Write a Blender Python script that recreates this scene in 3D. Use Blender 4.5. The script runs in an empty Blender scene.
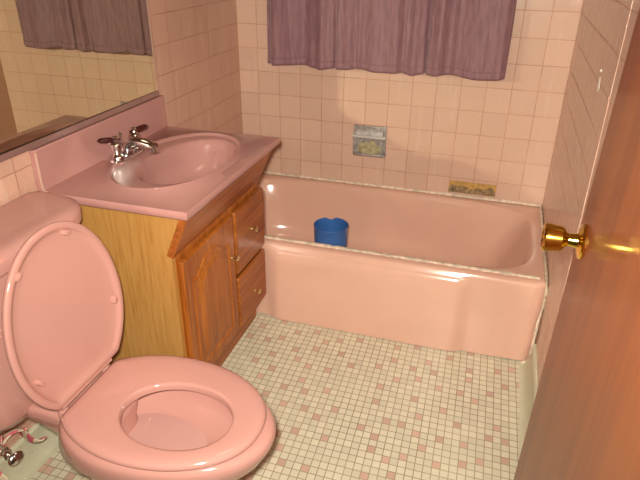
import bpy, bmesh, math, random
from mathutils import Vector, Matrix
random.seed(7)
PI = math.pi
sin, cos = math.sin, math.cos
S = bpy.context.scene
COL = S.collection

# ------------------------------------------------------------------ materials
ALB = .86   # the surfaces are a little darker than they look under the flash
def lin(c):
    return tuple(ALB * ((v / 255) / 12.92 if v / 255 <= .04045 else ((v / 255 + .055) / 1.055) ** 2.4) for v in c)

class NT:
    def __init__(s, name):
        s.m = bpy.data.materials.new(name); s.m.use_nodes = True
        s.t = s.m.node_tree; s.b = s.t.nodes['Principled BSDF']
    def n(s, typ, **kw):
        x = s.t.nodes.new(typ)
        for k, v in kw.items(): setattr(x, k, v)
        return x
    def l(s, a, b): s.t.links.new(a, b)
    def math(s, op, a, b=None, c=None):
        x = s.n('ShaderNodeMath', operation=op)
        for i, v in enumerate((a, b, c)):
            if v is None: continue
            if isinstance(v, (int, float)): x.inputs[i].default_value = v
            else: s.l(v, x.inputs[i])
        return x.outputs[0]
    def mix(s, fac, a, b):
        x = s.n('ShaderNodeMix', data_type='RGBA')
        for inp, v in ((x.inputs[0], fac), (x.inputs[6], a), (x.inputs[7], b)):
            if isinstance(v, (int, float)): inp.default_value = v
            elif isinstance(v, tuple): inp.default_value = (*v[:3], 1)
            else: s.l(v, inp)
        return x.outputs[2]
    def noise(s, vec, scale, detail=3, rough=.5):
        x = s.n('ShaderNodeTexNoise'); x.inputs['Scale'].default_value = scale
        x.inputs['Detail'].default_value = detail; x.inputs['Roughness'].default_value = rough
        if vec is not None: s.l(vec, x.inputs['Vector'])
        return x.outputs['Fac']
    def ramp(s, fac, stops):
        x = s.n('ShaderNodeValToRGB'); r = x.color_ramp
        while len(r.elements) < len(stops): r.elements.new(.5)
        for e, (p, c) in zip(r.elements, stops): e.position = p; e.color = (*c, 1)
        s.l(fac, x.inputs[0]); return x.outputs[0]
    def pos(s): return s.n('ShaderNodeNewGeometry').outputs['Position']
    def scaled(s, vec, sc, loc=(0, 0, 0)):
        x = s.n('ShaderNodeMapping'); x.inputs['Scale'].default_value = sc; x.inputs['Location'].default_value = loc
        s.l(vec, x.inputs['Vector']); return x.outputs[0]
    def bump(s, h, strength=.3, dist=.002):
        x = s.n('ShaderNodeBump'); x.inputs['Strength'].default_value = strength; x.inputs['Distance'].default_value = dist
        s.l(h, x.inputs['Height']); s.l(x.outputs[0], s.b.inputs['Normal'])
    def set(s, **kw):
        for k, v in kw.items():
            i = s.b.inputs[k.replace('_', ' ')]
            if isinstance(v, tuple): i.default_value = (*v, 1) if len(v) == 3 else v
            elif isinstance(v, (int, float)): i.default_value = v
            else: s.l(v, i)
        return s

def plain(name, rgb, rough=.5, metal=0., var=.06, scale=14, coat=0., spec=.5):
    t = NT(name); c = lin(rgb)
    f = t.noise(t.pos(), scale, 4)
    lo = tuple(x * (1 - var) for x in c); hi = tuple(min(1, x * (1 + var)) for x in c)
    t.set(Base_Color=t.ramp(f, [(.3, lo), (.7, hi)]), Roughness=rough, Metallic=metal, Specular_IOR_Level=spec)
    if coat: t.set(Coat_Weight=coat, Coat_Roughness=.05)
    return t.m

T = 0.108
ZR = 0.7707
def tile(name, ax, off, rgb, grout, rough=.22):
    t = NT(name)
    sp = t.n('ShaderNodeSeparateXYZ'); t.l(t.pos(), sp.inputs[0])
    u = t.math('DIVIDE', t.math('SUBTRACT', sp.outputs[ax], off), T)
    v = t.math('DIVIDE', t.math('SUBTRACT', sp.outputs[2], ZR), T)
    def edge(q):
        fr = t.math('FRACT', q)
        return t.math('MINIMUM', fr, t.math('SUBTRACT', 1.0, fr))
    d = t.math('MINIMUM', edge(u), edge(v))
    mr = t.n('ShaderNodeMapRange', interpolation_type='SMOOTHSTEP')
    mr.inputs[1].default_value = .006; mr.inputs[2].default_value = .022
    t.l(d, mr.inputs[0]); g = mr.outputs[0]
    cb = t.n('ShaderNodeCombineXYZ'); t.l(t.math('FLOOR', u), cb.inputs[0]); t.l(t.math('FLOOR', v), cb.inputs[1])
    wn = t.n('ShaderNodeTexWhiteNoise', noise_dimensions='2D'); t.l(cb.outputs[0], wn.inputs[0])
    c = lin(rgb)
    base = t.ramp(wn.outputs['Value'], [(0, tuple(x * .95 for x in c)), (1, tuple(x * 1.03 for x in c))])
    streak = t.noise(t.scaled(t.pos(), (26, 26, 3)), 1, 4, .6)
    base = t.mix(t.math('MULTIPLY', t.math('GREATER_THAN', streak, .60), .16), base, lin((236, 214, 196)))
    gv = t.noise(t.pos(), 9, 3)
    gc = t.ramp(gv, [(.35, lin(grout)), (.7, tuple(min(1, x * 1.5) for x in lin(grout)))])
    t.set(Base_Color=t.mix(g, gc, base), Roughness=t.mix(g, (.8, .8, .8), (rough, rough, rough)))
    t.bump(t.math('ADD', g, t.math('MULTIPLY', t.noise(t.pos(), 12, 2), .35)), .35, .0015)
    return t.m

def wood(name, dark, mid, light, axis, scale=1., rough=.35, coat=.0, fine=1.):
    t = NT(name)
    st = {0: (1.2, 22, 22), 1: (22, 1.2, 22), 2: (22, 22, 1.2)}[axis]
    v = t.scaled(t.pos(), tuple(x * scale for x in st))
    wob = t.noise(v, .9, 5, .65)
    st2 = tuple(x * scale * (5 if x > 2 else 2.2) for x in st)
    fn = t.noise(t.scaled(t.pos(), st2), 1, 4, .7)
    f = t.math('ADD', t.math('MULTIPLY', wob, .75), t.math('MULTIPLY', fn, .25 * fine))
    col = t.ramp(f, [(.36, lin(dark)), (.5, lin(mid)), (.64, lin(light))])
    t.set(Base_Color=col, Roughness=rough, Coat_Weight=coat, Coat_Roughness=.12)
    t.bump(fn, .08, .001)
    return t.m

PINK = (203, 150, 138)
M = {}
M['china'] = plain('pink_glazed_china', PINK, .10, var=.03, scale=5)
M['seat'] = plain('pink_gloss_plastic', (204, 151, 139), .11, var=.02, scale=6)
M['bowl_in'] = plain('pink_bowl_interior', (208, 158, 148), .10, var=.04, scale=18)
M['tub'] = plain('pink_tub_enamel', (228, 182, 160), .14, var=.04, scale=4)
M['counter'] = plain('pink_cultured_marble', (190, 140, 132), .16, var=.05, scale=7)
M['caulk'] = plain('dirty_white_caulk', (230, 212, 188), .6, var=.3, scale=45)
M['mould'] = plain('mouldy_grey_caulk', (206, 188, 162), .8, var=.35, scale=70)
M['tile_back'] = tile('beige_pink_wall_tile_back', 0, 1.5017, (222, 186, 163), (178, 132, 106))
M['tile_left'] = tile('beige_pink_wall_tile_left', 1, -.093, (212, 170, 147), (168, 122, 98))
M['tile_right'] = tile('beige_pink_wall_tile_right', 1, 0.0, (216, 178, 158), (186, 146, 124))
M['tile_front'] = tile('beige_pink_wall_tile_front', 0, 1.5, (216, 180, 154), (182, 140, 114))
M['bullnose'] = plain('pale_pink_bullnose_tile', (206, 170, 152), .3, var=.05)
M['plaster'] = plain('cream_ceiling_paint', (226, 205, 180), .8)
M['cove'] = plain('off_white_cove_tile', (206, 206, 178), .3, var=.06, scale=20)
M['chrome'] = plain('polished_chrome', (232, 232, 230), .08, 1., var=.02)
M['grey_metal'] = plain('grey_tarnished_chrome', (176, 172, 166), .38, .35, var=.3, scale=60)
M['channel'] = plain('dull_pinkish_metal', (172, 138, 132), .25, .5, var=.08)
M['bar'] = plain('worn_bright_chrome', (222, 220, 214), .25, .3, var=.08)
M['chip'] = plain('white_bare_tile_body', (240, 232, 222), .6)
M['dull_metal'] = plain('tarnished_steel', (206, 206, 204), .30, 1., var=.25, scale=45)
M['brass'] = plain('polished_brass', (250, 212, 96), .13, 1., var=.06)
M['knob_brass'] = plain('pale_brass', (240, 226, 170), .22, 1., var=.05)
M['handle'] = plain('dark_red_acrylic', (62, 22, 20), .08, var=.3, coat=.6)
M['blue'] = plain('blue_plastic', (62, 112, 180), .35, var=.08, scale=9)
M['mirror'] = plain('silvered_glass', (226, 226, 204), .0, 1., var=.005)
M['mortar'] = plain('rough_grey_mortar', (156, 130, 94), .95, var=.5, scale=75)
M['adhesive'] = plain('yellowed_adhesive', (200, 158, 88), .8, var=.2, scale=50)
M['soap'] = plain('soap_residue', (172, 162, 122), .8, var=.35, scale=60)
M['oak_side'] = wood('golden_oak_veneer', (162, 112, 54), (186, 136, 70), (194, 146, 80), 2, 5.0, .42, 0., 1.3)
M['oak_front'] = wood('stained_oak_vertical', (136, 70, 20), (170, 96, 32), (190, 116, 46), 2, 2.6, .36)
M['oak_rail'] = wood('stained_oak_horizontal', (126, 64, 20), (160, 88, 32), (182, 108, 44), 1, 2.6, .36)
M['door'] = wood('red_brown_lauan', (126, 64, 26), (144, 76, 31), (154, 84, 35), 2, .7, .5, .3)
M['dark_gap'] = plain('dark_cabinet_gap', (52, 28, 14), .8)
M['cap'] = plain('white_plastic', (226, 220, 206), .35)
t = NT('toilet_water'); t.set(Base_Color=lin((214, 164, 154)), Roughness=.05, IOR=1.2, Transmission_Weight=.1); M['water'] = t.m
# curtain cloth: mauve, faint vertical slubs
t = NT('mauve_curtain_cloth')
f = t.noise(t.scaled(t.pos(), (120, 120, 14)), 1, 3)
t.set(Base_Color=t.ramp(f, [(.3, lin((126, 88, 97))), (.7, lin((152, 112, 118)))]), Roughness=.62, Sheen_Weight=.25)
t.bump(f, .25, .002); M['curtain'] = t.m
# striped rag: uses its own UVs
t = NT('pink_striped_cotton')
uv = t.n('ShaderNodeUVMap', uv_map='UVMap'); sp = t.n('ShaderNodeSeparateXYZ'); t.l(uv.outputs[0], sp.inputs[0])
st = t.math('LESS_THAN', t.math('FRACT', sp.outputs[0]), .48)
t.set(Base_Color=t.mix(st, lin((232, 220, 186)), lin((214, 104, 120))), Roughness=.9); M['rag'] = t.m
# mosaic floor: uv = cell index + position in the cell
def mosaic(name, rgb, var):
    t = NT(name)
    uv = t.n('ShaderNodeUVMap', uv_map='UVMap'); sp = t.n('ShaderNodeSeparateXYZ'); t.l(uv.outputs[0], sp.inputs[0])
    def edge(q):
        fr = t.math('FRACT', q)
        return t.math('MINIMUM', fr, t.math('SUBTRACT', 1.0, fr))
    d = t.math('MINIMUM', edge(sp.outputs[0]), edge(sp.outputs[1]))
    mr = t.n('ShaderNodeMapRange', interpolation_type='SMOOTHSTEP'); mr.inputs[1].default_value = .025; mr.inputs[2].default_value = .075
    t.l(d, mr.inputs[0]); g = mr.outputs[0]
    cb = t.n('ShaderNodeCombineXYZ'); t.l(t.math('FLOOR', sp.outputs[0]), cb.inputs[0]); t.l(t.math('FLOOR', sp.outputs[1]), cb.inputs[1])
    wn = t.n('ShaderNodeTexWhiteNoise', noise_dimensions='2D'); t.l(cb.outputs[0], wn.inputs[0])
    c = lin(rgb)
    base = t.ramp(wn.outputs['Value'], [(0, tuple(x * (1 - var) for x in c)), (1, tuple(min(1, x * (1 + var * .6)) for x in c))])
    gv = t.noise(t.pos(), 5, 3)
    gc = t.ramp(gv, [(.35, lin((150, 134, 108))), (.7, lin((180, 166, 136)))])
    t.set(Base_Color=t.mix(g, gc, base), Roughness=t.mix(g, (.85, .85, .85), (.32, .32, .32)))
    t.bump(g, .3, .001); return t.m
M['mosaic_white'] = mosaic('cream_mosaic_tile', (226, 220, 194), .09)
M['mosaic_pink'] = mosaic('pink_mosaic_tile', (214, 180, 160), .12)

# ------------------------------------------------------------------ mesh helpers
ORG = {}
def link(name, me): 
    o = bpy.data.objects.new(name, me); COL.objects.link(o); return o
def thing(name, label, cat, loc, group=None):
    o = link(name, None); o.location = loc; o.empty_display_size = .05
    o['label'] = label; o['category'] = cat
    if group: o['group'] = group
    ORG[o.name] = Vector(loc); return o
def tag(o, label, cat, group=None):
    o['label'] = label; o['category'] = cat
    if group: o['group'] = group
    return o
def finish(bm, smooth):
    bmesh.ops.remove_doubles(bm, verts=bm.verts, dist=1e-6)
    bmesh.ops.recalc_face_normals(bm, faces=bm.faces)
    for f in bm.faces: f.smooth = smooth
def obj(name, bm, mat, parent=None, smooth=True, bevel=0., label=None, base=None, angle=40, recalc=True):
    """links the bmesh (world coordinates) as ONE mesh object, local to its parent"""
    if recalc: finish(bm, smooth)
    else:
        for f in bm.faces: f.smooth = smooth
    if parent is not None: o0 = ORG[parent.name]
    else:
        xs = [v.co for v in bm.verts]
        o0 = Vector(base) if base else Vector((sum(v.x for v in xs) / len(xs), sum(v.y for v in xs) / len(xs), min(v.z for v in xs)))
    bmesh.ops.translate(bm, verts=bm.verts, vec=-o0)
    me = bpy.data.meshes.new(name); bm.to_mesh(me); bm.free()
    for m in (mat if isinstance(mat, list) else [mat]): me.materials.append(m)
    o = link(name, me)
    if parent is not None: o.parent = parent
    else: o.location = o0
    ORG[o.name] = o0
    if label: o['label'] = label
    if bevel:
        b = o.modifiers.new('Bevel', 'BEVEL'); b.width = bevel; b.segments = 3; b.limit_method = 'ANGLE'; b.angle_limit = math.radians(35)
        for p in me.polygons: p.use_smooth = True
    if smooth or bevel:
        me.set_sharp_from_angle(angle=math.radians(angle if not bevel else 60))
    return o
def struct(name, bm, mat, **kw):
    o = obj(name, bm, mat, base=(0, 0, 0), **kw); o['kind'] = 'structure'; return o
def box(bm, x0, x1, y0, y1, z0, z1):
    v = [bm.verts.new(c) for c in ((x0, y0, z0), (x1, y0, z0), (x1, y1, z0), (x0, y1, z0), (x0, y0, z1), (x1, y0, z1), (x1, y1, z1), (x0, y1, z1))]
    for f in ((0, 3, 2, 1), (4, 5, 6, 7), (0, 1, 5, 4), (1, 2, 6, 5), (2, 3, 7, 6), (3, 0, 4, 7)): bm.faces.new([v[i] for i in f])
    return bm
def loft(bm, rings, cap0=True, cap1=True, wrap=False):
    R = [[bm.verts.new(p) for p in r] for r in rings]
    n = len(R[0])
    pairs = list(zip(R, R[1:])) + ([(R[-1], R[0])] if wrap else [])
    for a, b in pairs:
        for i in range(n):
            j = (i + 1) % n; bm.faces.new((a[i], a[j], b[j], b[i]))
    if not wrap:
        if cap0: bm.faces.new(R[0][::-1])
        if cap1: bm.faces.new(R[-1])
    return bm
def frame(d):
    d = Vector(d).normalized(); a = Vector((0, 0, 1)) if abs(d.z) < .9 else Vector((1, 0, 0))
    u = d.cross(a).normalized(); return u, d.cross(u).normalized()
def lathe(bm, prof, org, axis, n=24):
    """prof: (distance along the axis, radius)"""
    d = Vector(axis).normalized(); u, w = frame(d); org = Vector(org)
    return loft(bm, [[org + d * h + (u * cos(2 * PI * i / n) + w * sin(2 * PI * i / n)) * max(r, 1e-4) for i in range(n)] for h, r in prof])
def tube(bm, pts, rad, n=12, sx=1., sy=1.):
    pts = [Vector(p) for p in pts]; rings = []
    for k, p in enumerate(pts):
        d = (pts[min(k + 1, len(pts) - 1)] - pts[max(k - 1, 0)]).normalized(); u, w = frame(d)
        r = rad[k] if isinstance(rad, (list, tuple)) else rad
        rings.append([p + u * cos(2 * PI * i / n) * r * sx + w * sin(2 * PI * i / n) * r * sy for i in range(n)])
    return loft(bm, rings)
def spline(pts, k=6):
    P = [Vector(p) for p in pts]; out = []
    for i in range(len(P) - 1):
        a, b, c, d = P[max(i - 1, 0)], P[i], P[i + 1], P[min(i + 2, len(P) - 1)]
        for j in range(k):
            s = j / k
            out.append(.5 * ((2 * b) + (c - a) * s + (2 * a - 5 * b + 4 * c - d) * s * s + (3 * b - a - 3 * c + d) * s ** 3))
    return out + [P[-1]]
def grid(bm, nu, nv, fn, uvfn=None):
    V = [[bm.verts.new(fn(i / nu, j / nv)) for j in range(nv + 1)] for i in range(nu + 1)]
    uvl = bm.loops.layers.uv.new('UVMap') if uvfn else None
    for i in range(nu):
        for j in range(nv):
            f = bm.faces.new((V[i][j], V[i + 1][j], V[i + 1][j + 1], V[i][j + 1]))
            if uvl:
                for lp, (a, b) in zip(f.loops, ((i, j), (i + 1, j), (i + 1, j + 1), (i, j + 1))): lp[uvl].uv = uvfn(a / nu, b / nv)
    return bm
def sgn(x): return 1 if x >= 0 else -1
def supell(cx, cy, ax_f, ax_b, hw, z, n=64, p=2.0, pb=None):
    """egg / superellipse outline with +x front and -x back reaches, half width hw"""
    out = []
    for i in range(n):
        a = 2 * PI * i / n; c, s = cos(a), sin(a)
        q = p if c >= 0 else (pb or p)
        x = abs(c) ** (2 / q) * (ax_f if c >= 0 else -ax_b); y = sgn(s) * abs(s) ** (2 / q) * hw
        out.append(Vector((cx + x, cy + y, z)))
    return out
B = bmesh.new
W = 1.5017
YF = -2.42

# ------------------------------------------------------------------ the room
struct('wall_back', box(B(), -.12, W + .12, 0, .12, -.1, 2.45), M['tile_back'], smooth=False)
struct('wall_left', box(B(), -.12, 0, YF - .1, 0, -.1, 2.45), M['tile_left'], smooth=False)
wr = struct('wall_right', box(B(), W, W + .12, YF - .1, 0, -.1, 2.45), M['tile_right'], smooth=False)
bm = box(B(), 0, .70, YF - .1, YF, 0, 2.45); box(bm, .70, W, YF - .1, YF, 2.06, 2.45)
struct('wall_front', bm, M['tile_front'], smooth=False)
struct('ceiling', box(B(), -.12, W + .12, YF - .1, .12, 2.45, 2.55), M['plaster'], smooth=False)
wb = bpy.data.objects['wall_back']

# floor: one-inch mosaic on a grid, pink tiles where the photo shows them
PINKS = {(14, -33), (15, -42), (15, -30), (17, -43), (17, -38), (17, -33), (18, -28), (19, -41), (19, -36), (19, -32), (20, -39), (21, -44), (21, -30), (22, -34), (23, -42), (23, -36), (24, -45), (24, -29), (25, -50), (25, -40), (25, -37), (25, -33), (26, -52), (26, -42), (26, -31), (27, -54), (27, -49), (27, -45), (28, -37), (28, -30), (29, -46), (29, -41), (29, -33), (30, -54), (31, -49), (31, -44), (31, -35), (31, -29), (35, -46), (35, -34), (36, -41), (36, -38), (37, -53), (37, -49), (37, -47), (37, -32), (37, -29), (38, -44), (38, -36), (39, -50), (40, -52), (40, -44), (40, -33), (40, -28), (41, -49), (41, -39), (41, -35), (42, -45), (42, -42), (42, -31), (43, -47), (43, -33), (44, -36), (45, -49), (45, -45), (45, -40), (45, -29), (47, -42), (47, -36), (48, -48), (48, -45), (48, -33), (48, -31), (48, -27), (49, -37), (50, -47), (51, -43), (51, -35), (52, -41), (52, -30), (53, -46), (53, -43), (53, -33), (54, -29), (55, -32)}
for i in range(-2, 62):
    for j in range(-94, -20):
        if (i < 14 or j < -56) and random.random() < .06: PINKS.add((i, j))
bm = B(); uvl = bm.loops.layers.uv.new('UVMap'); vc = {}
def fv(i, j):
    if (i, j) not in vc:
        X = .0259 * (i - .5 + .4856); Y = .02725 * (j - .5 - .0605)
        y = (Y - .004 * X) / (1 - .004 * .024); x = X - .024 * y
        vc[(i, j)] = bm.verts.new((x, y, 0))
    return vc[(i, j)]
for i in range(-3, 62):
    for j in range(-98, 4):
        f = bm.faces.new((fv(i, j), fv(i + 1, j), fv(i + 1, j + 1), fv(i, j + 1)))
        f.material_index = 1 if (i, j) in PINKS else 0
        for lp, (a, b) in zip(f.loops, ((0, 0), (1, 0), (1, 1), (0, 1))): lp[uvl].uv = (i + 100 + a, j + 100 + b)
struct('floor', bm, [M['mosaic_white'], M['mosaic_pink']], smooth=False, recalc=False)

# cove base tiles along the left and right wall
def cove(name, xw, sx, y0, y1, h, reach):
    prof = [(0, h), (.006, h), (.012, h - .006)]
    for k in range(9):
        a = k / 8 * PI / 2
        prof.append((.012 + (reach - .012) * (1 - cos(a)), (h - .03) * (1 - sin(a)) + .003))
    prof += [(reach, 0), (0, 0)]
    rings = [[(xw + sx * px, y, pz) for px, pz in prof] for y in (y0, y1)]
    return struct(name, loft(B(), rings), M['cove'], angle=30)
cove('baseboard_left', 0, 1, YF, -1.405, .105, .05)
cove('baseboard_right', W, -1, YF, -.75, .105, .045)
# bullnose strip where the tub tiling ends on the right wall
struct('trim_1', box(B(), W - .0015, W, -1.06, -1.005, .105, 2.2), M['tile_right'], smooth=False)
# chips in the right wall tile
bm = B()
pts = [(.0, .022), (.010, .012), (.016, -.004), (.006, -.016), (-.006, -.02), (-.014, -.006), (-.008, .012)]
loft(bm, [[(W + .001, -.836 + y * 1.5, 1.090 + z * 1.0) for y, z in pts], [(W - .0015, -.836 + y * 1.4, 1.090 + z * .95) for y, z in pts]])
obj('tile_chip', bm, M['chip'], wr, smooth=False, label='white chip in the right wall tile')
obj('screw', lathe(B(), [(0, .004), (.004, .004), (.005, .002)], (W, -.833, 1.128), (-1, 0, 0), 10), M['chip'], wr, label='screw head left in the right wall')
# gap where half a row of tile has come off above the tub
def lump(u, v):
    e = min(u, 1 - u, v, 1 - v)
    return (1.067 + .218 * u, -.001 - (.005 + .004 * random.random()) * min(1, e * 8),   .374 + (.034 + .006 * sin(9 * u) + .004 * sin(23 * u)) * v)
obj('mortar_patch', grid(B(), 40, 10, lump), M['mortar'], wb, label='rough grey mortar where tile is missing')
obj('adhesive_strip', box(B(), 1.067, 1.285, -.003, .001, .400, .432), M['adhesive'], wb, smooth=False, label='yellowed adhesive above the bare mortar')

# ------------------------------------------------------------------ bathtub
ZT, TD = .357, -.742
tub = thing('bathtub', 'pink enamel bathtub with straight apron along the far tiled wall', 'bathtub', (W / 2, TD / 2, 0))
def rrect(x0, x1, y0, y1, z, p, n=120):
    cx, cy = (x0 + x1) / 2, (y0 + y1) / 2; out = []
    for i in range(n):
        a = 2 * PI * i / n; c, s = cos(a), sin(a)
        out.append(Vector((cx + (x1 - x0) / 2 * sgn(c) * abs(c) ** (2 / p), cy + (y1 - y0) / 2 * sgn(s) * abs(s) ** (2 / p), z)))
    return out
def rect(x0, x1, y0, y1, z, n=120):
    cx, cy, hx, hy = (x0 + x1) / 2, (y0 + y1) / 2, (x1 - x0) / 2, (y1 - y0) / 2; out = []
    for i in range(n):
        a = 2 * PI * i / n; c, s = cos(a), sin(a); k = 1 / max(abs(c), abs(s))
        out.append(Vector((cx + hx * c * k, cy + hy * s * k, z)))
    return out
e = .003
rings = [rect(e, W - e, TD + .03, -e, .02), rect(e, W - e, TD + .03, -e, ZT - .004), rect(e + .006, W - e - .006, TD + .03, -e - .004, ZT),
         rrect(.055, W - .050, -.688, -.043, ZT, 5.2), rrect(.062, W - .057, -.682, -.049, ZT - .006, 5), rrect(.070, W - .068, -.675, -.056, ZT - .03, 4.6),
         rrect(.085, W - .105, -.664, -.066, .24, 3.8), rrect(.105, W - .165, -.648, -.083, .13, 3.3), rrect(.13, W - .24, -.62, -.105, .075, 3.0),
         rrect(.18, W - .30, -.57, -.15, .055, 2.8), rrect(.4, 1.0, -.45, -.27, .05, 3)]
obj('basin', loft(B(), rings, cap0=False), M['tub'], tub, angle=60)
def sm(a, b, x):
    t = max(0, min(1, (x - a) / (b - a))); return t * t * (3 - 2 * t)
def apron(u, v):
    x = e + (W - 2 * e) * u
    prof = [(.035, ZT), (.016, ZT - .001), (.006, ZT - .006), (.001, ZT - .016), (0, ZT - .03), (0, .24), (0, .12), (.001, .02), (.002, .003)]
    k = v * (len(prof) - 1); i = min(int(k), len(prof) - 2); fr = k - i
    d = prof[i][0] + (prof[i + 1][0] - prof[i][0]) * fr; z = prof[i][1] + (prof[i + 1][1] - prof[i][1]) * fr
    panel = sm(.41, .47, x) * (1 - sm(1.19, 1.24, x)) * sm(ZT - .012, ZT - .05, z)
    end = sm(1.46, W, x) * .02
    lift = sm(1.3, 1.48, x) * .006 * (v > .99)
    return (x, TD + d - .020 * panel + end, z + lift)
bm = grid(B(), 90, 32, apron)
obj('apron', bm, M['tub'], tub, angle=80, label='front apron with a flat raised panel')
random.seed(3)
def bead(pts, r, seg=.012):
    out = []; rad = []
    for a, b in zip(pts, pts[1:]):
        a, b = Vector(a), Vector(b); n = max(2, int((b - a).length / seg))
        for i in range(n): out.append(a.lerp(b, i / n)); rad.append(r * random.uniform(.65, 1.25))
    out.append(Vector(pts[-1])); rad.append(r); return out, rad
p, r = bead([(.02, -.698, ZT + .001), (W - .03, -.698, ZT + .001)], .0105)
obj('caulk_line', tube(B(), p, r, 8, 1.0, .45), M['caulk'], tub, label='flaking white caulk line along the front rim')
p, r = bead([(.012, -.0098, ZT + .004), (W - .012, -.0098, ZT + .004)], .007)
obj('caulk_line', tube(B(), p, r, 8), M['caulk'], tub, label='white caulk along the tiled back wall')
p, r = bead([(W - .008, -.012, ZT + .003), (W - .008, -.50, ZT + .003)], .006)
obj('caulk_line', tube(B(), p, r, 8), M['caulk'], tub)
p, r = bead([(W - .007, -.50, ZT + .004), (W - .007, -.735, ZT + .004), (W - .004, -.742, ZT - .03), (W - .003, -.738, .27)], .006)
obj('mould_line', tube(B(), p, r, 8), M['mould'], tub, label='mouldy caulk at the front right corner')
p, r = bead([(W - .004, -.743, .27), (W - .010, -.748, .20), (W - .012, -.750, .02), (W - .04, -.752, .008)], .005)
obj('caulk_line', tube(B(), p, r, 8), M['caulk'], tub)
obj('drain', lathe(B(), [(0, .001), (0, .028), (.003, .03), (.005, .024), (.004, .001)], (.32, -.36, .0535), (0, 0, 1)), M['chrome'], tub)

# ------------------------------------------------------------------ blue bucket in the tub
bk = thing('bucket', 'small blue plastic bucket standing inside the pink bathtub', 'bucket', (.575, -.335, .054))
N = 64
def bring(r, z, rim=False):
    out = []
    for i in range(N):
        a = 2 * PI * i / N
        dz = 0
        if rim:
            d = abs((a - 1.85 + PI) % (2 * PI) - PI); dz = -.012 * max(0, 1 - (d / .28) ** 2) if d < .28 else 0
        out.append(Vector((.575 + r * cos(a), -.335 + r * sin(a), z + dz)))
    return out
zb, zt = .054, .275
rings = [bring(.069, zb), bring(.072, zb + .004), bring(.076, .14), bring(.079, .235, 0), bring(.080, zt - .006, True), bring(.082, zt - .002, True), bring(.081, zt, True), bring(.078, zt - .001, True),
         bring(.0765, zt - .01, True), bring(.0755, .235), bring(.072, .14), bring(.066, zb + .008)]
obj('pail', loft(B(), rings), M['blue'], bk, angle=60)
obj('bottom_ring', loft(B(), [bring(.070, zb + .0005), bring(.0745, zb + .003), bring(.0745, zb + .012), bring(.0715, zb + .014)], wrap=True), M['blue'], bk)
# ------------------------------------------------------------------ soap dish on the back wall
sd = thing('soap_dish', 'chrome recessed soap dish set in the tiled wall above the tub', 'soap dish', (.668, 0, .505))
x0, x1, z0, z1 = .590, .748, .507, .662
fr = box(B(), x0, x1, -.010, .002, z0, z0 + .016); box(fr, x0, x0 + .014, -.010, .002, z0 + .016, z1 - .016); box(fr, x1 - .014, x1, -.010, .002, z0 + .016, z1 - .016)
box(fr, x0, x1, -.010, .002, z1 - .016, z1)
obj('frame', fr, M['grey_metal'], sd, bevel=.003)
obj('back_plate', box(B(), x0 + .012, x1 - .012, -.003, .001, z0 + .012, z1 - .012), M['grey_metal'], sd, smooth=False)
hood = [[(x, y, z) for y, z in ((-.002, z1 - .012), (-.012, z1 - .010), (-.026, z1 - .028), (-.030, z1 - .050), (-.026, z1 - .052), (-.021, z1 - .032), (-.002, z1 - .030))] for x in (x0 + .012, x1 - .012)]
obj('hood', loft(B(), hood), M['grey_metal'], sd, bevel=.002, label='chrome hood along the top')
obj('grab_bar', tube(B(), [(x0 - .002, -.030, z1 - .050), (x1 + .002, -.030, z1 - .050)], .008, 14), M['bar'], sd, label='chrome bar across the front')
tr = [[(x, y, z) for y, z in ((-.002, z0 + .018), (-.030, z0 + .010), (-.040, z0 + .014), (-.040, z0 + .024), (-.034, z0 + .026), (-.030, z0 + .018), (-.002, z0 + .024))] for x in (x0 + .012, x1 - .012)]
obj('tray', loft(B(), tr), M['grey_metal'], sd, bevel=.002)
random.seed(5)
def soapf(u, v):
    e = min(u, 1 - u, 1 - v) * 2
    return (x0 + .024 + .110 * u, -.0035 - .018 * (1 - v) * min(1, e * 2) - .003 * random.random(), z0 + .020 + (.036 + .022 * sin(PI * u) + .008 * sin(13 * u)) * v)
obj('soap_residue', grid(B(), 28, 12, soapf), M['soap'], sd, label='dried greenish soap residue')

# ------------------------------------------------------------------ curtain on its rod
random.seed(11)
cx0, cx1, cz0, cz1 = .176, 1.238, .930, 1.86
fold = [(random.uniform(0, 6.28), random.uniform(.7, 1.3)) for _ in range(6)]
def cur(u, v):
    a = 1 - v
    ph = 2 * PI * (7.4 * u + .25 * sin(5.3 * u * PI + 1.1) + .1 * sin(11 * u))
    amp = (.016 + .010 * sin(3.1 * PI * u + .6)) * (.95 - .35 * a)
    y = -.075 + amp * sin(ph) + .006 * sin(2.7 * ph + 1) * a
    x = cx0 + (cx1 - cx0) * u + .010 * cos(ph) * a + (.004 * sin(5 * v) if u in (0, 1) else 0)
    z = cz0 + (cz1 - cz0) * v + a ** 6 * (.004 * sin(ph + .8) + .003 * sin(6 * u * PI) + .002 * u)
    return (x, y, z)
bm = grid(B(), 200, 30, cur)
co = thing('curtain', 'mauve gathered cloth curtain hanging on the tiled wall above the tub', 'curtain', (.71, -.075, cz0))
o = obj('cloth', bm, M['curtain'], co, angle=180)
m = o.modifiers.new('Solidify', 'SOLIDIFY'); m.thickness = .0025
def hem(u, v):
    p = cur(u, v * .035); return (p[0], p[1] - .0028, p[2])
o = obj('hem', grid(B(), 200, 3, hem), M['curtain'], co, angle=180)
m = o.modifiers.new('Solidify', 'SOLIDIFY'); m.thickness = .002
rod = thing('curtain_rod', 'thin chrome rod carrying the mauve curtain', 'curtain rod', (.71, -.075, 1.865))
obj('rod', tube(B(), [(.12, -.075, 1.872), (1.31, -.075, 1.872)], .009, 12), M['chrome'], rod)
for x in (.13, 1.30):
    obj('bracket', lathe(B(), [(0, .02), (.005, .02), (.008, .010), (.09, .008)], (x, 0, 1.872), (0, -1, 0), 16), M['chrome'], rod)

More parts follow.
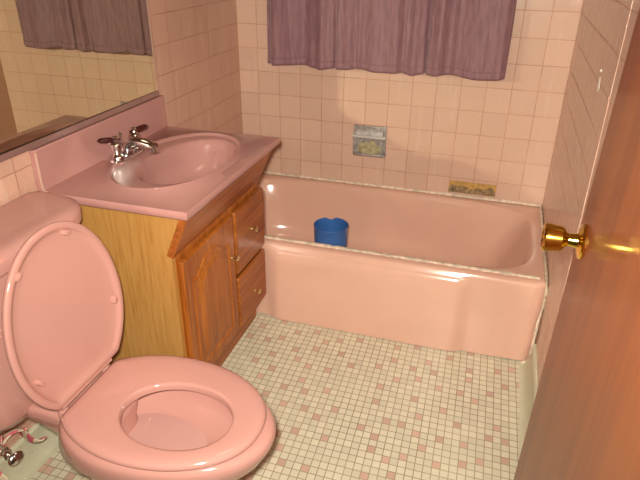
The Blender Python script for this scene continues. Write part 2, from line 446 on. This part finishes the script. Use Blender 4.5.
# ------------------------------------------------------------------ vanity cabinet
VY0, VY1 = -1.405, -.758
van = thing('vanity_cabinet', 'oak bathroom vanity cabinet under the pink sink top, beside the toilet', 'cabinet', (.2, -1.08, 0))
prof = [(.004, .0), (.365, .0), (.365, .105), (.398, .105), (.398, .620), (.398, .632), (.455, .758), (.455, .774), (.004, .774)]
bm = B()
def slab(y0, y1): loft(bm, [[(x, y, z) for x, z in prof], [(x, y + (y1 - y0), z) for x, z in prof]] if False else [[(x, y0, z) for x, z in prof], [(x, y1, z) for x, z in prof]])
slab(VY0, VY0 + .016)
obj('side_panel', bm, M['oak_side'], van, smooth=False, label='golden oak side panel facing the toilet')
bm = B(); slab(VY1 - .016, VY1)
obj('side_panel', bm, M['oak_front'], van, smooth=False)
def prism_y(x_z, y0, y1): return loft(B(), [[(x, y0, z) for x, z in x_z], [(x, y1, z) for x, z in x_z]])
obj('fascia', prism_y([(.380, .634), (.4015, .628), (.4585, .756), (.4585, .772), (.440, .772)], VY0 - .0005, VY1 + .0005), M['oak_rail'], van, bevel=.0015, label='slanted brown fascia board under the sink top')
ff = box(B(), .380, .400, VY0 + .016, VY0 + .040, .105, .630); box(ff, .380, .400, -1.045, -1.012, .105, .630); box(ff, .380, .400, VY1 - .04, VY1 - .016, .105, .630)
box(ff, .380, .3995, VY0 + .04, VY1 - .04, .105, .145); box(ff, .380, .3995, VY0 + .04, VY1 - .04, .598, .630); box(ff, .380, .3995, -1.012, VY1 - .04, .335, .362)
obj('face_frame', ff, M['oak_front'], van, smooth=False)
obj('toe_kick', box(B(), .352, .368, VY0 + .016, VY1 - .016, 0, .105), M['oak_rail'], van, smooth=False)
# cathedral-panel door
dy0, dy1, dz0, dz1 = -1.385, -1.038, .128, .606
dr = box(B(), .401, .419, dy0, dy1, dz0, dz1)
door = obj('door', dr, M['oak_front'], van, bevel=.005)
def arch(y):   # cathedral top line of the raised panel
    t = (y - (dy0 + dy1) / 2) / ((dy1 - dy0) / 2 - .055); t = max(-1, min(1, t))
    return dz1 - .085 - .0 + .045 * (1 - sm(.25, .95, abs(t))) - .01
def panel_ring(inset, x):
    a, b = dy0 + .055 + inset, dy1 - .055 - inset; pts = []
    for i in range(25):
        y = b + (a - b) * i / 24; pts.append((x, y, arch(y) - inset))
    pts += [(x, a, dz0 + .06 + inset), (x, b, dz0 + .06 + inset)]
    return pts
bm = loft(B(), [panel_ring(-.012, .4185), panel_ring(-.010, .4215), panel_ring(-.006, .4235), panel_ring(-.002, .4215), panel_ring(.001, .4192), panel_ring(.006, .4192), panel_ring(.034, .4275), panel_ring(.036, .4285), panel_ring(.040, .4285)])
obj('raised_panel', bm, M['oak_front'], door, angle=20, label='arched raised panel')
def cab_knob(y, z, par):
    obj('knob', lathe(B(), [(0, .006), (.004, .006), (.006, .004), (.012, .0045), (.016, .010), (.021, .011), (.025, .008), (.026, .001)], (.418, y, z), (1, 0, 0), 18), M['knob_brass'], par, label='small brass knob')
cab_knob(-1.062, .455, door)
for z0_, z1_ in ((.358, .606), (.122, .340)):
    d = obj('drawer', box(B(), .401, .419, -1.018, -.760, z0_, z1_), M['oak_rail'], van, bevel=.008)
    cab_knob(-.885, (z0_ + z1_) / 2 + (.005 if z0_ > .3 else -.018), d)

# ------------------------------------------------------------------ sink top with moulded basin
CX1, CY0, CY1, CZ = .482, -1.440, -.736, .800
top = thing('sink_top', 'dusky pink vanity sink top with moulded oval basin, on the oak cabinet', 'sink', (.24, -1.09, .775))
n = 120
def ov(cx, cy, hx, hy, z, p=2.1):
    return [Vector((cx + hx * sgn(cos(2 * PI * i / n)) * abs(cos(2 * PI * i / n)) ** (2 / p), cy + hy * sgn(sin(2 * PI * i / n)) * abs(sin(2 * PI * i / n)) ** (2 / p), z)) for i in range(n)]
rings = [rect(.003, CX1 - .004, CY0 + .004, CY1 - .004, .775, n), rect(.001, CX1, CY0, CY1, .779, n), rect(.001, CX1, CY0, CY1, CZ - .004, n), rect(.002, CX1 - .003, CY0 + .003, CY1 - .003, CZ, n),
         ov(.250, -1.062, .188, .292, CZ), ov(.250, -1.062, .183, .286, CZ + .006), ov(.251, -1.062, .176, .279, CZ + .007), ov(.252, -1.062, .169, .272, CZ - .000), ov(.253, -1.062, .166, .269, CZ - .002), ov(.254, -1.061, .162, .265, CZ - .002),
         ov(.276, -1.050, .139, .230, CZ - .003), ov(.279, -1.048, .136, .226, CZ - .0045), ov(.282, -1.046, .132, .220, CZ - .010), ov(.284, -1.045, .128, .214, CZ - .024), ov(.280, -1.045, .116, .196, CZ - .062), ov(.272, -1.045, .096, .160, CZ - .100), ov(.264, -1.05, .068, .106, CZ - .122), ov(.258, -1.05, .03, .04, CZ - .130), ov(.258, -1.05, .018, .018, CZ - .131)]
obj('counter', loft(B(), rings, cap0=False), M['counter'], top, angle=50)
obj('backsplash', box(B(), .001, .021, CY0 + .004, CY1 - .004, CZ - .002, .922), M['counter'], top, bevel=.004)
obj('caulk_line', tube(B(), [(.022, CY0 + .006, .915), (.022, CY0 + .005, .83), (.023, CY0 + .006, CZ + .003), (.035, CY0 + .004, CZ + .001)], .003, 8), M['bullnose'], top)
obj('drain', lathe(B(), [(0, .001), (0, .019), (.003, .021), (.004, .016), (.002, .001)], (.258, -1.05, CZ - .131), (0, 0, 1)), M['chrome'], top)
obj('overflow', lathe(B(), [(0, .001), (0, .010), (.003, .012), (.0035, .007), (.001, .001)], (.272, -.872, CZ - .040), (0, -1, .9), 18), M['counter'], top)

# ------------------------------------------------------------------ faucet
fx, fy, fz = .085, -1.108, CZ + .003
fa = thing('faucet', 'chrome two-handled faucet with dark levers on the pink sink top', 'faucet', (fx, fy, fz - .004))
bm = loft(B(), [ov(fx, fy, .026, .082, CZ + .0074, 3), ov(fx, fy, .026, .082, CZ + .014, 3), ov(fx, fy, .020, .076, CZ + .020, 3)])
obj('base', bm, M['chrome'], fa, angle=50)
sp = spline([(fx, fy, fz + .012), (fx + .006, fy, fz + .034), (fx + .026, fy - .003, fz + .052), (fx + .065, fy - .008, fz + .058), (fx + .100, fy - .013, fz + .054), (fx + .116, fy - .015, fz + .050)])
obj('spout', tube(B(), sp, [.024 - .007 * min(1, k / 14) for k in range(len(sp))], 16), M['chrome'], fa, angle=60)
obj('aerator', lathe(B(), [(0, .0145), (.018, .0145), (.019, .010)], (fx + .110, fy - .014, fz + .050), (0.15, 0, -1), 18), M['chrome'], fa)
obj('lift_rod', lathe(B(), [(0, .0025), (.060, .0025), (.062, .006), (.070, .006), (.073, .002)], (fx - .018, fy, fz + .010), (0, 0, 1), 12), M['chrome'], fa)
for s in (-1, 1):
    y = fy + s * .052
    st = obj('valve_stem', lathe(B(), [(0, .025), (.012, .025), (.020, .017), (.034, .015), (.042, .019), (.052, .019), (.058, .013), (.066, .011)], (fx, y, fz + .010), (0, 0, 1), 20), M['chrome'], fa)
    dx, dy = (-.030, -.040) if s < 0 else (.018, .046)
    c = Vector((fx, y, fz + .074)); d = Vector((dx, dy, .006)).normalized()
    pts = [c - d * .014, c, c + d * .014, c + d * .032, c + d * .048, c + d * .056]
    h = obj('lever', tube(B(), pts, [.006, .011, .012, .012, .010, .004], 14, 1, .8), M['handle'], fa, label='dark red lever handle')
    obj('cap', lathe(B(), [(0, .010), (.006, .009), (.008, .003)], (fx, y, fz + .080), (0, 0, 1), 16), M['chrome'], h)

# ------------------------------------------------------------------ mirror
mi = thing('mirror', 'large frameless wall mirror above the pink backsplash', 'mirror', (0, -1.5, .928))
bm = box(B(), .0005, .012, -2.25, -.772, .940, 1.80)
for v in bm.verts:
    if v.co.x > .01 and v.co.y < -2: v.co.x = .004
obj('glass', bm, M['mirror'], mi, smooth=False)
ch = prism_y([(.0005, .926), (.015, .926), (.015, .944), (.0125, .944), (.0125, .9385), (.0005, .9385)], -2.25, -.764)
obj('bottom_channel', ch, M['channel'], mi, smooth=False, label='metal channel under the glass')
obj('edge_strip', box(B(), .0005, .013, -.772, -.764, .938, 1.80), M['bullnose'], mi, smooth=False)

# ------------------------------------------------------------------ toilet
YT = -1.741
TY = -1.718
to = thing('toilet', 'pink china toilet with raised lid beside the oak vanity', 'toilet', (.4, YT, 0))
C0 = .50
def egg(z, af, ab, hw, pb=2.2): return supell(C0, YT, af, ab, hw, z, 72, 2.0, pb)
rings = [egg(0, .150, .205, .108, 3), egg(.02, .146, .203, .106, 3), egg(.05, .130, .195, .098, 3), egg(.13, .135, .190, .098, 2.8), egg(.20, .195, .200, .120, 2.6), egg(.27, .258, .215, .155, 2.5),
         egg(.325, .308, .235, .186, 2.4), egg(.360, .327, .225, .192, 2.2), egg(.380, .332, .222, .194, 2.2), egg(.393, .325, .216, .188, 2.2), egg(.397, .31, .21, .178, 2.2),
         egg(.397, .268, .18, .134), egg(.391, .262, .172, .128), egg(.37, .262, .172, .128), egg(.35, .255, .168, .125), egg(.325, .228, .15, .112), egg(.305, .18, .12, .09), egg(.292, .12, .085, .064), egg(.286, .06, .045, .035)]
bowl = obj('bowl', loft(B(), rings), M['china'], to, angle=60)
# deck joining bowl and tank
def deck(z, x0, x1, hw, p=4): return supell((x0 + x1) / 2, YT, (x1 - x0) / 2, (x1 - x0) / 2, hw, z, 48, p)
obj('deck', loft(B(), [deck(.10, .32, .44, .050, 3), deck(.20, .28, .44, .056, 3), deck(.27, .22, .44, .064, 3), deck(.315, .15, .43, .074, 3), deck(.345, .10, .43, .084), deck(.372, .09, .43, .090), deck(.384, .10, .42, .086), deck(.386, .11, .41, .08)]), M['china'], to, angle=60)
obj('water', loft(B(), [egg(.298, .146, .100, .076)[::-1]], False, True), M['water'], bowl, smooth=False)
def tankring(z, x0, x1, hw, p=5.5, k=72):
    out = []
    for i in range(k):
        a = -PI / 2 + PI * i / (k - 1)
        out.append(Vector((x0 + .02 + (x1 - x0 - .02) * abs(cos(a)) ** (2 / 3.0), TY + hw * sgn(sin(a)) * abs(sin(a)) ** (2 / p), z)))
    return out + [Vector((x0, TY + hw - .02, z)), Vector((x0, TY - hw + .02, z))]
obj('tank', loft(B(), [tankring(.345, .04, .165, .185), tankring(.351, .03, .190, .205), tankring(.38, .022, .203, .224), tankring(.45, .018, .206, .240), tankring(.764, .014, .188, .258)]), M['china'], to, angle=60)
obj('tank_lid', loft(B(), [tankring(.764, .010, .206, .266), tankring(.766, .006, .213, .272), tankring(.792, .006, .215, .274), tankring(.806, .007, .210, .270), tankring(.813, .010, .190, .258), tankring(.815, .02, .172, .24)]), M['china'], to, angle=60)
lv = obj('flush_lever', lathe(B(), [(0, .016), (.006, .016), (.010, .008), (.022, .007)], (.172, TY - .19, .705), (1, 0, 0), 16), M['chrome'], to)
obj('flush_arm', tube(B(), [(.196, TY - .19, .705), (.200, TY - .16, .702), (.200, TY - .115, .696)], [.006, .006, .008], 10), M['chrome'], lv)
# seat ring
HX, L, HW, NS = .320, .484, .189, 96
def outline(ins, z, k=NS):
    """seat outline: hinge end cut straight, egg shaped front; ins = inset"""
    out = []; cu, af, ab = HX + .215, L - .215, .262
    for i in range(k):
        a = 2 * PI * i / k; c, s = cos(a), sin(a)
        x = cu + (af - ins) * c if c >= 0 else cu + (ab - ins) * c
        out.append(Vector((max(x, HX + ins), YT + (HW - ins) * sgn(s) * abs(s) ** .93, z)))
    return out
def hole(ins, z, k=NS): return supell(.588, YT - .024, .142 - ins, .140 - ins, .105 - ins, z, k, 2.1, 2.0)
rings = [hole(0, .3990), outline(.012, .3990), outline(.002, .4010), outline(0, .4065), outline(.004, .4140), outline(.014, .4180), outline(.030, .4190), hole(-.010, .4190), hole(-.003, .4182), hole(-.001, .4145), hole(0, .4065)]
obj('seat', loft(B(), rings, wrap=True), M['seat'], to, angle=60)
# raised lid: plate in (u along the lid, w across, d thickness), hinged at HX
LX, LZ, LT = .316, .418, math.radians(5.0)
LL, LW, LY = .442, .199, -1.722
def lidp(u, w, d):   # d > 0 towards the room
    return Vector((LX - u * sin(LT) + d * cos(LT), LY + w, LZ + u * cos(LT) + d * sin(LT)))
def lring(ins, d, k=NS):
    out = []; cu, af, ab = .185, LL - .185, .225
    for i in range(k):
        a = 2 * PI * i / k; c, s = cos(a), sin(a)
        u = cu + (af - ins) * c if c >= 0 else cu + (ab - ins) * c
        out.append(lidp(max(u, .004 + ins), (LW - ins) * sgn(s) * abs(s) ** .95, d))
    return out
rings = [lring(.03, -.020), lring(.012, -.018), lring(.003, -.011), lring(0, -.003), lring(.001, .001), lring(.004, .003), lring(.010, .0032), lring(.0155, .0025), lring(.0185, .0005), lring(.021, -.003), lring(.030, -.006), lring(.050, -.0085), lring(.10, -.009)]
lid = obj('lid', loft(B(), rings), M['seat'], to, angle=70, label='raised lid with its underside showing')
for u, w in ((.375, -.112), (.402, .058), (.150, .160), (.110, -.146)):
    ang = math.atan2(w, u - .2)
    bm = B(); rr = []
    for d, k in ((-.008, 1), (.003, 1), (.006, .9), (.007, .6)):
        rr.append([lidp(u + (.012 * k * cos(a) * sin(ang) * -1 + .0075 * k * sin(a) * cos(ang)), w + (.012 * k * cos(a) * cos(ang) + .0075 * k * sin(a) * sin(ang)), d) for a in [2 * PI * i / 16 for i in range(16)]])
    obj('bumper', loft(bm, rr), M['seat'], lid)
obj('hinge_bar', tube(B(), [(.311, LY - .112, .419), (.311, LY + .088, .419)], .008, 14), M['seat'], to)
for s in (-1, 1):
    obj('hinge_post', lathe(B(), [(0, .016), (.012, .016), (.024, .012), (.030, .006)], (.304, LY - .012 + s * .085, .383), (0, 0, 1), 18), M['seat'], to)
for s in (-1, 1):
    obj('bolt_cap', lathe(B(), [(0, .014), (.008, .014), (.014, .008), (.016, .001)], (.47, YT + s * .112, .0), (0, 0, 1), 16), M['china'], to)

# ------------------------------------------------------------------ supply valve and the rag on it
VX, VYs, VZ = .060, -1.815, .160
sv = thing('supply_valve', 'chrome water shut-off valve on the wall behind the toilet', 'valve', (.0, VYs, VZ))
obj('escutcheon', lathe(B(), [(0, .026), (.004, .026), (.010, .012), (.011, .007)], (0, VYs, VZ), (1, 0, 0), 20), M['chrome'], sv)
obj('stub_pipe', tube(B(), [(.002, VYs, VZ), (VX + .004, VYs, VZ)], .0075, 12), M['chrome'], sv)
obj('valve_body', lathe(B(), [(0, .009), (.004, .012), (.022, .012), (.026, .008), (.034, .007)], (VX, VYs, VZ - .012), (0, 0, 1), 16), M['chrome'], sv)
bm = loft(B(), [supell(0, 0, .014 * k, .014 * k, .023 * k, d, 20) for d, k in ((0, .8), (.002, 1), (.009, 1), (.011, .8))])
bmesh.ops.transform(bm, verts=bm.verts, matrix=Matrix.Translation((VX + .018, VYs + .004, VZ - .012)) @ Matrix.Rotation(math.radians(62), 4, Vector((.4, 1, 0)).normalized()))
obj('oval_handle', bm, M['chrome'], sv, angle=50)
obj('supply_tube', tube(B(), spline([(VX, VYs, VZ + .018), (VX + .004, VYs - .02, .22), (VX + .014, VYs - .030, .28), (VX + .02, VYs - .032, .3445)]), .005, 10), M['chrome'], sv)
random.seed(9)
def rag(u, v):
    # one fold lies over the stub pipe, a crumpled flap to each side
    v = v * 2 - 1; t = abs(v)
    x = .011 + (.033 + .052 * sm(.12, .5, t)) * u + .008 * sin(5 * v + 2 * u) * t
    if t < .1: y = VYs + v * .12; z = VZ + .0122 - t * .02
    elif v > 0:
        q = (v - .1) / .9
        y = VYs + .014 + .074 * q + .007 * sin(9 * q + 5 * u); z = VZ + .012 + .056 * sin(PI * min(1, q * 1.1)) * (.7 + .4 * u) - .030 * q + .010 * sin(14 * q + 6 * u) * q
    else:
        q = (t - .1) / .9
        y = VYs - .016 - .060 * q ** .6 + .009 * sin(8 * q + 4 * u); z = VZ + .010 - .135 * q + .006 * sin(7 * u + 3 * q)
    return (x + (.010 * sin(11 * v + 3) * max(0, t - .2)), y, z)
bm = grid(B(), 18, 70, rag, lambda u, v: (v * 9 + .8 * u + .5 * sin(6 * u + 9 * v), u))
o = obj('rag', bm, M['rag'], None, angle=180, base=(.05, -1.85, .05))
tag(o, 'crumpled pink and cream striped rag hung over the toilet shut-off valve', 'rag')
m = o.modifiers.new('Solidify', 'SOLIDIFY'); m.thickness = .003

# ------------------------------------------------------------------ door with brass knob
DX, DY1, DY0 = 1.408, -1.600, -2.385
lean = .022
def lx(z): return lean * (z - .75)
bm = box(B(), DX, DX + .035, DY0, DY1, .012, 2.04)
for v in bm.verts: v.co.x += lx(v.co.z)
dr = struct('door_1', bm, M['door'], bevel=.002)
KY, KZ = DY1 - .060, .974
kx = DX + lx(KZ)
kn = obj('door_knob', lathe(B(), [(.0, .032), (.003, .033), (.006, .031), (.009, .022), (.011, .014), (.026, .0115), (.030, .014), (.034, .020), (.038, .0235), (.050, .0252), (.060, .0262), (.066, .0262), (.069, .0235), (.0695, .019), (.067, .017), (.066, .001)], (kx, KY, KZ), (-1, 0, 0), 40), M['brass'], dr, angle=30, label='polished brass door knob')
obj('lock_button', lathe(B(), [(0, .006), (.006, .006), (.007, .004)], (kx - .064, KY, KZ), (-1, 0, 0), 14), M['brass'], kn)
obj('latch_plate', box(B(), DX + lx(KZ) + .006, DX + lx(KZ) + .029, DY1 - .001, DY1 + .0015, KZ - .028, KZ + .028), M['brass'], dr, smooth=False)

# ------------------------------------------------------------------ camera, lights
cam = bpy.data.cameras.new('camera'); co_ = bpy.data.objects.new('camera', cam); COL.objects.link(co_)
CP = Vector((1.2274, -2.6874, 1.4513)); yaw, pitch, roll, f = .2913, .4761, .0117, 582.78
fwd = Vector((-sin(yaw) * cos(pitch), cos(yaw) * cos(pitch), -sin(pitch))); right = Vector((cos(yaw), sin(yaw), 0)); up = right.cross(fwd)
r2 = cos(roll) * right + sin(roll) * up; u2 = -sin(roll) * right + cos(roll) * up
mw = Matrix((r2, u2, -fwd)).transposed().to_4x4(); mw.translation = CP
co_.matrix_world = mw
cam.sensor_fit = 'HORIZONTAL'; cam.sensor_width = 36; cam.lens = f / 640 * 36; cam.clip_start = .02
S.camera = co_

# the camera's own flash, just beside the lens
fl = bpy.data.lights.new('flash', 'SPOT'); fl.energy = 196; fl.color = (1, .93, .81); fl.shadow_soft_size = .03
fl.spot_size = math.radians(104); fl.spot_blend = 1.0
flo = bpy.data.objects.new('flash', fl); COL.objects.link(flo)
fm = mw.copy(); fm.translation = CP - r2 * .035 + u2 * .045; flo.matrix_world = fm
# weak warm fill added below the ceiling for ambient light, no fixture there
al = bpy.data.lights.new('ceiling_fill', 'AREA'); al.energy = 2.5; al.color = (1, .82, .60); al.shape = 'DISK'; al.size = .35
alo = bpy.data.objects.new('ceiling_fill', al); COL.objects.link(alo); alo.location = (.8, -1.25, 2.43)
w = bpy.data.worlds.new('world'); S.world = w; w.use_nodes = True
w.node_tree.nodes['Background'].inputs[0].default_value = (1, .8, .6, 1); w.node_tree.nodes['Background'].inputs[1].default_value = .05

S.view_settings.view_transform = 'Standard'; S.view_settings.look = 'None'; S.view_settings.gamma = 1; S.view_settings.use_curve_mapping = False
S.view_settings.exposure = 0.1
S.cycles.max_bounces = 8; S.cycles.diffuse_bounces = 5; S.cycles.glossy_bounces = 5
S.cycles.use_denoising = True
S.cycles.caustics_reflective = True; S.cycles.blur_glossy = 0; S.cycles.sample_clamp_indirect = 0
S.cycles.use_guiding = True; S.cycles.guiding_training_samples = 64
